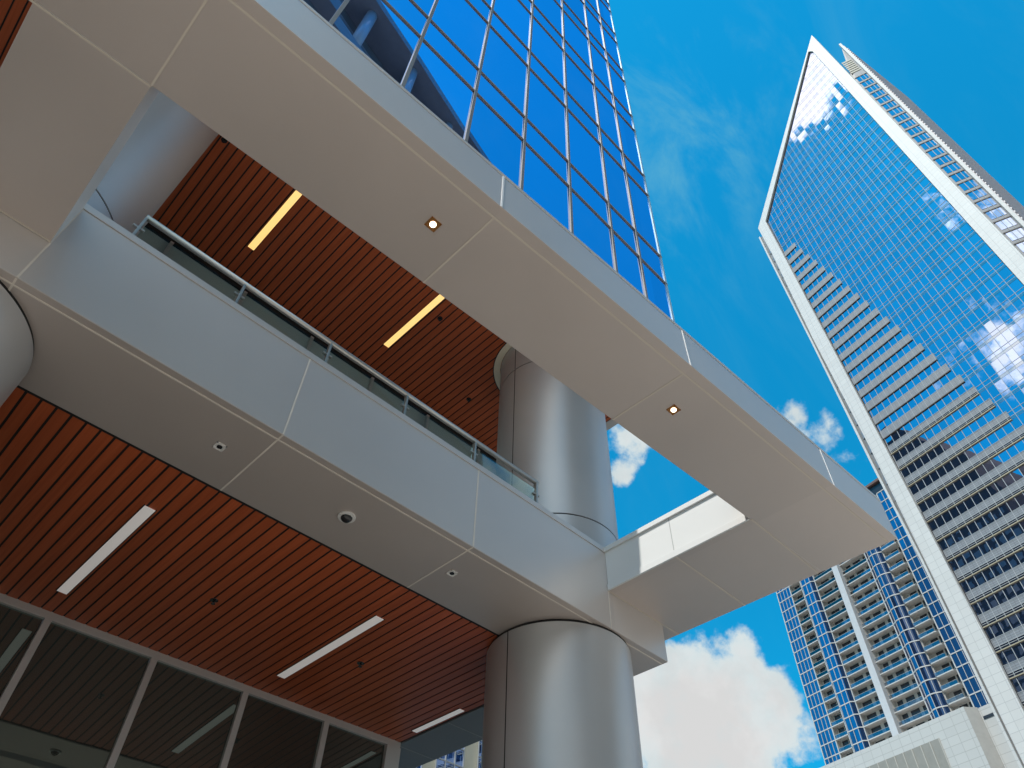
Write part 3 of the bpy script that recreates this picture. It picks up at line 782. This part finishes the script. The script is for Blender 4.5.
m.build('bay_mullions', M_GRID, SK)
m = MB()
for q in range(7): m.prism([ch(.2, .02), ch(ln - .7, .02), ch(ln - .7, .14), ch(.2, .14)], 210 + q * 1.3, 210.8 + q * 1.3)
m.build('plant_louvre', mat('beige louvre', (0.36, 0.34, 0.28), 0.6, 0, 0), SK)
m = MB(); m.prism([ch(ln - .35, .02), ch(ln + .25, .02), ch(ln + .25, .55), ch(ln - .35, .55)], 0, ZB + .6); m.build('bay_fin', M_WHITE, SK)
m = MB(); m.box(3.2, 30.05, 7.72, 8.05, 0, ZB - .2); m.build('side_wall', mat('side louvre grey', (0.30, 0.30, 0.33), 0.5, 0.2, 0.05), SK)
m = MB(); z = 2.0
while z < ZB - 2:
    m.box(3.4, 30.0, 7.55, 7.719, z, z + .5); z += 1.32
m.build('side_louvres', mat('side louvre light', (0.42, 0.41, 0.44), 0.5, 0.2, 0.0), SK)

# ------------------------------------------------------------------ apartment tower
AP = local_root('apartment_tower', 'blue glass apartment tower with stacked balconies and a white fin, behind the skyscraper', 'apartment block', 158.0, 0.2265)
M_AWIN = glass_mirror('apartment glass', (0.24, 0.28, 0.42), (0.010, 0.025, 0.07), 0.22, 0.02, 0.25, 0.5, pane=((1, 0, 1.1), (2, 0, 30)), tilt=0.03)
M_AWHT = mat('apartment white concrete', (0.46, 0.46, 0.455), 0.6, 0, 0.05, 0.4)
M_AGRY = mat('apartment grey wall', (0.56, 0.53, 0.50), 0.7, 0, 0.10, 0.5)
M_ADRK = mat('apartment dark door', (0.025, 0.03, 0.04), 0.2, 0, 0)
M_ARAIL = clear_glass('balcony glass', (0.62, 0.70, 0.80), 0.08)
def arc(s0, s1, base, bulge, n):
    return [(base - bulge * math.sin(math.pi * i / n), s0 + (s1 - s0) * i / n) for i in range(n + 1)]
P1 = [(0.0, 112.0), (0.0, 116.6)]
P2 = [(-0.15, 103.5), (-0.95, 104.2), (-0.95, 107.4), (0.0, 108.1)]
P3 = arc(82.3, 87.0, -0.1, 1.1, 6)
P4 = [(-0.55, 66.0), (-0.55, 77.2)]
FLZ, FLH, FLN = 64.5, 3.0, 21
def tri_window(nm, pts, mats, npan):
    """glass strip with frames following the outline pts (w,s), one storey high"""
    m = MB(); lens = [math.dist(a, b) for a, b in zip(pts[:-1], pts[1:])]; tot = sum(lens)
    def at(t):
        d = t * tot
        for (a, b), l in zip(zip(pts[:-1], pts[1:]), lens):
            if d <= l + 1e-6: q = d / l; return Vector((a[0] + (b[0] - a[0]) * q, a[1] + (b[1] - a[1]) * q))
            d -= l
        return Vector(pts[-1])
    for a, b in zip(pts[:-1], pts[1:]):
        m.face([(a[0], a[1], .25), (b[0], b[1], .25), (b[0], b[1], FLH), (a[0], a[1], FLH)])
    m.mi = 1
    for i in range(npan + 1):
        c = at(i / npan); w = .055 if 0 < i < npan else .13
        m.box(c.x - .10, c.x + .03, c.y - w, c.y + w, .25, FLH)
    return m.build(nm, mats, AP, recalc=False)
wins = [tri_window('window', p, [M_AWIN, M_AWHT], n) for p, n in ((P1, 4), (P2, 4), (P3, 4), (P4, 8))]
def balcony(nm, s0, s1, front, doors, chamf=0.0):
    m = MB(); d = 1.35
    m.mi = 0
    m.face([(d, s0, 0), (d, s1, 0), (d, s1, FLH), (d, s0, FLH)])
    m.face([(front, s0, 0), (d, s0, 0), (d, s0, FLH), (front, s0, FLH)])
    m.face([(front, s1, 0), (d, s1, 0), (d, s1, FLH), (front, s1, FLH)])
    m.face([(front, s0, .28), (front, s1, .28), (d, s1, .28), (d, s0, .28)])
    m.face([(front, s0, FLH - .01), (front, s1, FLH - .01), (d, s1, FLH - .01), (d, s0, FLH - .01)])
    m.mi = 1
    for a, b in doors: m.box(d - .08, d - .01, s0 + a, s0 + b, .3, 2.78)
    m.mi = 2
    m.box(front + .03, front + .07, s0 + .05 + chamf, s1 - .05, .32, 1.08)
    m.mi = 3
    m.box(front + .01, front + .08, s0 + .05 + chamf, s1 - .05, 1.09, 1.13)
    return m.build(nm, [M_AGRY, M_ADRK, M_ARAIL, M_AWHT], AP, recalc=False)
bals = [balcony('balcony', 108.1, 112.0, 0.0, ((.5, 1.3), (1.6, 3.2))),
        balcony('balcony', 96.6, 103.5, -0.15, ((.6, 2.6), (3.6, 6.2))),
        balcony('balcony', 87.0, 94.8, -0.1, ((.6, 1.8), (2.7, 4.9), (5.8, 7.2))),
        balcony('balcony', 77.2, 82.3, -0.55, ((.9, 1.6), (2.0, 3.8)), 1.0)]
# slab with every bay in its outline (w,s)
outl = [(0.0, 116.6), (0.0, 108.1)] + [(-0.95, 107.4), (-0.95, 104.2), (-0.15, 103.5), (-0.15, 96.6), (-0.1, 94.8), (-0.1, 87.0)] + P3[::-1][1:-1] + [(-0.1, 82.3), (-0.55, 82.0), (-0.55, 78.3), (0.1, 77.2), (-0.55, 77.19), (-0.55, 66.0), (6, 66), (6, 116.6)]
outl = [((w - .12) if w < 5 else w, s) for w, s in outl]
m = MB(); m.prism(outl, 0.0, 0.24); slab = m.build('floor_slab', M_AWHT, AP, bevel=0)
protos = wins + bals + [slab]
for o in protos: o.location = (0, 0, FLZ)
for j in range(1, FLN):
    for o in protos:
        c = o.copy(); COL.objects.link(c); c.parent = AP; c.location = (0, 0, FLZ + FLH * j)
c = slab.copy(); COL.objects.link(c); c.parent = AP; c.location = (0, 0, FLZ + FLH * FLN)
m = MB(); m.box(2.0, 26, 66, 116.4, 0, FLZ + FLH * FLN); m.box(.6, 2.0, 66, 116.4, 0, FLZ - .1); m.build('tower_core', M_AGRY, AP)
m = MB(); m.box(-1.5, 1.9, 94.85, 96.55, FLZ - 2, FLZ + FLH * FLN + 1.2); m.build('white_fin', mat('apartment white fin', (0.48, 0.49, 0.51), 0.5, 0, 0.03), AP, bevel=.05)
m = MB(); m.box(1.0, 22, 66, 112, FLZ + FLH * FLN + .3, FLZ + FLH * FLN + 4.2); m.build('penthouse', M_ADRK, AP)
m = MB(); m.box(.3, 23, 65.5, 113, FLZ + FLH * FLN + 4.2, FLZ + FLH * FLN + 4.9); m.build('roof_edge', mat('brown roof edge', (0.12, 0.07, 0.06), .6, 0, 0), AP)

# ------------------------------------------------------------------ white podium building in front of it
PD = local_root('white_podium_building', 'low white panelled building with a brown louvre band at the foot of the apartment tower', 'building', 140.0, 0.2265)
M_POD = panel_grid('podium panels', (0.49, 0.49, 0.48), (0.37, 0.37, 0.36), 2.3, 1.55, 0.05, 0.55, 'yz', 0.025)
m = MB(); m.box(0, 16, 70.5, 112, 0, 64.35); m.build('front_block', M_POD, PD)
m = MB(); m.prism([(0.02, 70.49), (2.2, 69.3), (16, 69.3), (16, 70.49)], 0, 64.3); m.build('corner_block', mat('podium return', (0.42, 0.41, 0.39), .6, 0, .05), PD)
m = MB(); m.box(2.3, 16, 55, 69.29, 0, 64.0); m.build('side_block', M_POD, PD)
m = MB(); m.box(2.2, 2.5, 66.2, 69.0, 62.0, 62.5); m.build('slot_window', M_ADRK, PD)
m = MB(); m.box(-.06, .1, 77.4, 111, 44, 61.0); m.build('louvre_band', mat('brown louvre', (0.27, 0.26, 0.235), .6, 0.1, .06, 1.0), PD)
m = MB(); s = 77.4
while s < 111: m.box(-.14, -.061, s - .09, s + .09, 44, 61.0); s += 2.0
m.build('louvre_post', mat('louvre post', (0.42, 0.40, 0.36), .6, 0, 0), PD)

# ------------------------------------------------------------------ beige building glimpsed under the terrace
BB = thing('beige_office_building', 'beige building with blue gridded windows, glimpsed left of the big column', 'building', (64, 70, 0))
M_BEI = mat('beige stone', (0.62, 0.55, 0.42), 0.7, 0, 0.06, 0.3)
m = MB(); m.box(-14, 14, 0, 20, 0, 44); m.build('wall', M_BEI, BB)
for c in (-6.2, -12.4, 0.3, 6.6, ):
    m = MB(); m.box(c - 2.1, c + 2.1, -.05, .1, 4, 42)
    f = m.build('window', M_CURTAIN, BB)
    m = MB()
    for q in (-2.1, -.7, .7, 2.1): m.box(c + q - .07, c + q + .07, -.16, -.051, 4, 42)
    for q in range(19): m.box(c - 2.1, c + 2.1, -.14, -.052, 4 + q * 2.0, 4.14 + q * 2.0)
    m.build('frame', M_GRID, f)

# ------------------------------------------------------------------ towers that the mirror glass shows
OT = thing('colonnade_tower', 'glass tower crowned by round columns, seen mirrored in the blue curtain wall', 'office tower', (6.92, -32.5, 0), -0.2187)
M_OGL = glass_mirror('opposite glass', (0.42, 0.44, 0.45), (0.20, 0.21, 0.22), 0.12, 0.02, 0.1, 0.4)
M_OGR = mat('opposite grey', (0.30, 0.30, 0.31), 0.5, 0.2, 0.05)
OX0, OX1 = -14, 42
m = MB(); m.box(OX0, OX1, -24, -3.2, 0, 103); m.build('glass_body', M_OGL, OT)
for q in range(23):
    m = MB(); m.box(OX0, OX1, -3.2, -3.0, 4 + q * 4.2, 4.9 + q * 4.2); m.build('floor_band', M_OGR, OT)
m = MB(); m.box(OX0, OX1, -24, 0, 119.8, 121.6); m.build('roof_slab', M_OGR, OT)
m = MB(); m.box(OX0, OX1, -24, -1.0, 103.01, 106.0); m.build('terrace_slab', M_OGR, OT)
for q in range(6):
    m = MB(); m.tube((-10.3 + q * 10.2, -1.9, 106), (-10.3 + q * 10.2, -1.9, 119.8), 0.85, n=20); m.build('roof_column', mat('roof column', (0.5, 0.52, 0.56), .4, .2, 0), OT)
m = MB(); m.box(OX0 + 2, OX1 - 3, -22, -5, 106, 119.8); m.build('crown_glass', M_OGL, OT)
m = MB()
for q in range(3): m.box(OX0 + 2, OX1 - 3, -5, -4.6, 107.5 + q * 4, 108.3 + q * 4)
m.build('crown_band', M_OGR, OT)

RT = thing('dark_stepped_tower', 'dark grey tower with a sloping crown, seen mirrored low in the skyscraper glass', 'office tower', (-5, 82, 0))
m = MB(); m.slab([(0, 0), (60, 0), (60, 224), (24, 224), (14, 207), (8, 197), (4, 187), (.8, 172)], -40, 0); m.build('tower_body', mat('dark stone', (0.075, 0.07, 0.066), 0.95, 0, .1, .2, spec=0.05), RT)
m = MB()
for q in range(44):
    for r_ in range(14):
        y0 = 2 + r_ * 4.1; zz = 4 + q * 4.0
        if zz < 168: m.box(0.0, .12, y0, y0 + 2.6, zz, zz + 2.5)
m.build('window_grid', M_OGL, RT)

# ------------------------------------------------------------------ street trees (they tint the column reflections green)
M_LEAF = mat('leaf green', (0.075, 0.12, 0.03), 0.6, 0, 0.3, 3.0)
M_BARK = mat('bark', (0.10, 0.075, 0.055), 0.9, 0, 0.2, 4)
def tree(label, x, y, h, seed):
    rnd = random.Random(seed)
    t = thing('street_tree', label, 'tree', (x, y, 0), rnd.random() * 6, 'street trees behind the photographer')
    m = MB(); m.tube((0, 0, 0), (0.05, 0, h * .45), .16, .10, n=10)
    tips = []
    for k in range(7):
        a = k * 2.4; r_ = h * .2 * (0.6 + rnd.random() * .6); b = Vector((math.cos(a) * r_, math.sin(a) * r_, h * (.55 + .3 * rnd.random())))
        m.tube((0.05, 0, h * (.32 + .02 * k)), b, .06, .02, n=6); tips.append(b)
    m.build('trunk', M_BARK, t)
    m = MB()
    for k in range(1500):
        b = rnd.choice(tips); d = Vector((rnd.gauss(0, 1), rnd.gauss(0, 1), rnd.gauss(0, .8))) * h * .085
        c = b + d; u = Vector((rnd.gauss(0, 1), rnd.gauss(0, 1), rnd.gauss(0, 1))).normalized(); v = u.orthogonal().normalized() * .11; u = u * .17
        m.face([c - u, c + v, c + u, c - v])
    m.build('crown', M_LEAF, t, recalc=False)
tree('young street tree at the kerb behind the photographer, nearest the road bend', -9.0, -7.5, 6.5, 1)
tree('taller street tree at the kerb directly behind the photographer', -1.5, -8.0, 8.0, 2)
tree('broad street tree at the kerb below the canopy corner', 9.5, -7.6, 7.0, 3)
tree('street tree on the plaza far to the left of the round columns', -14.0, 0.5, 7.5, 4)
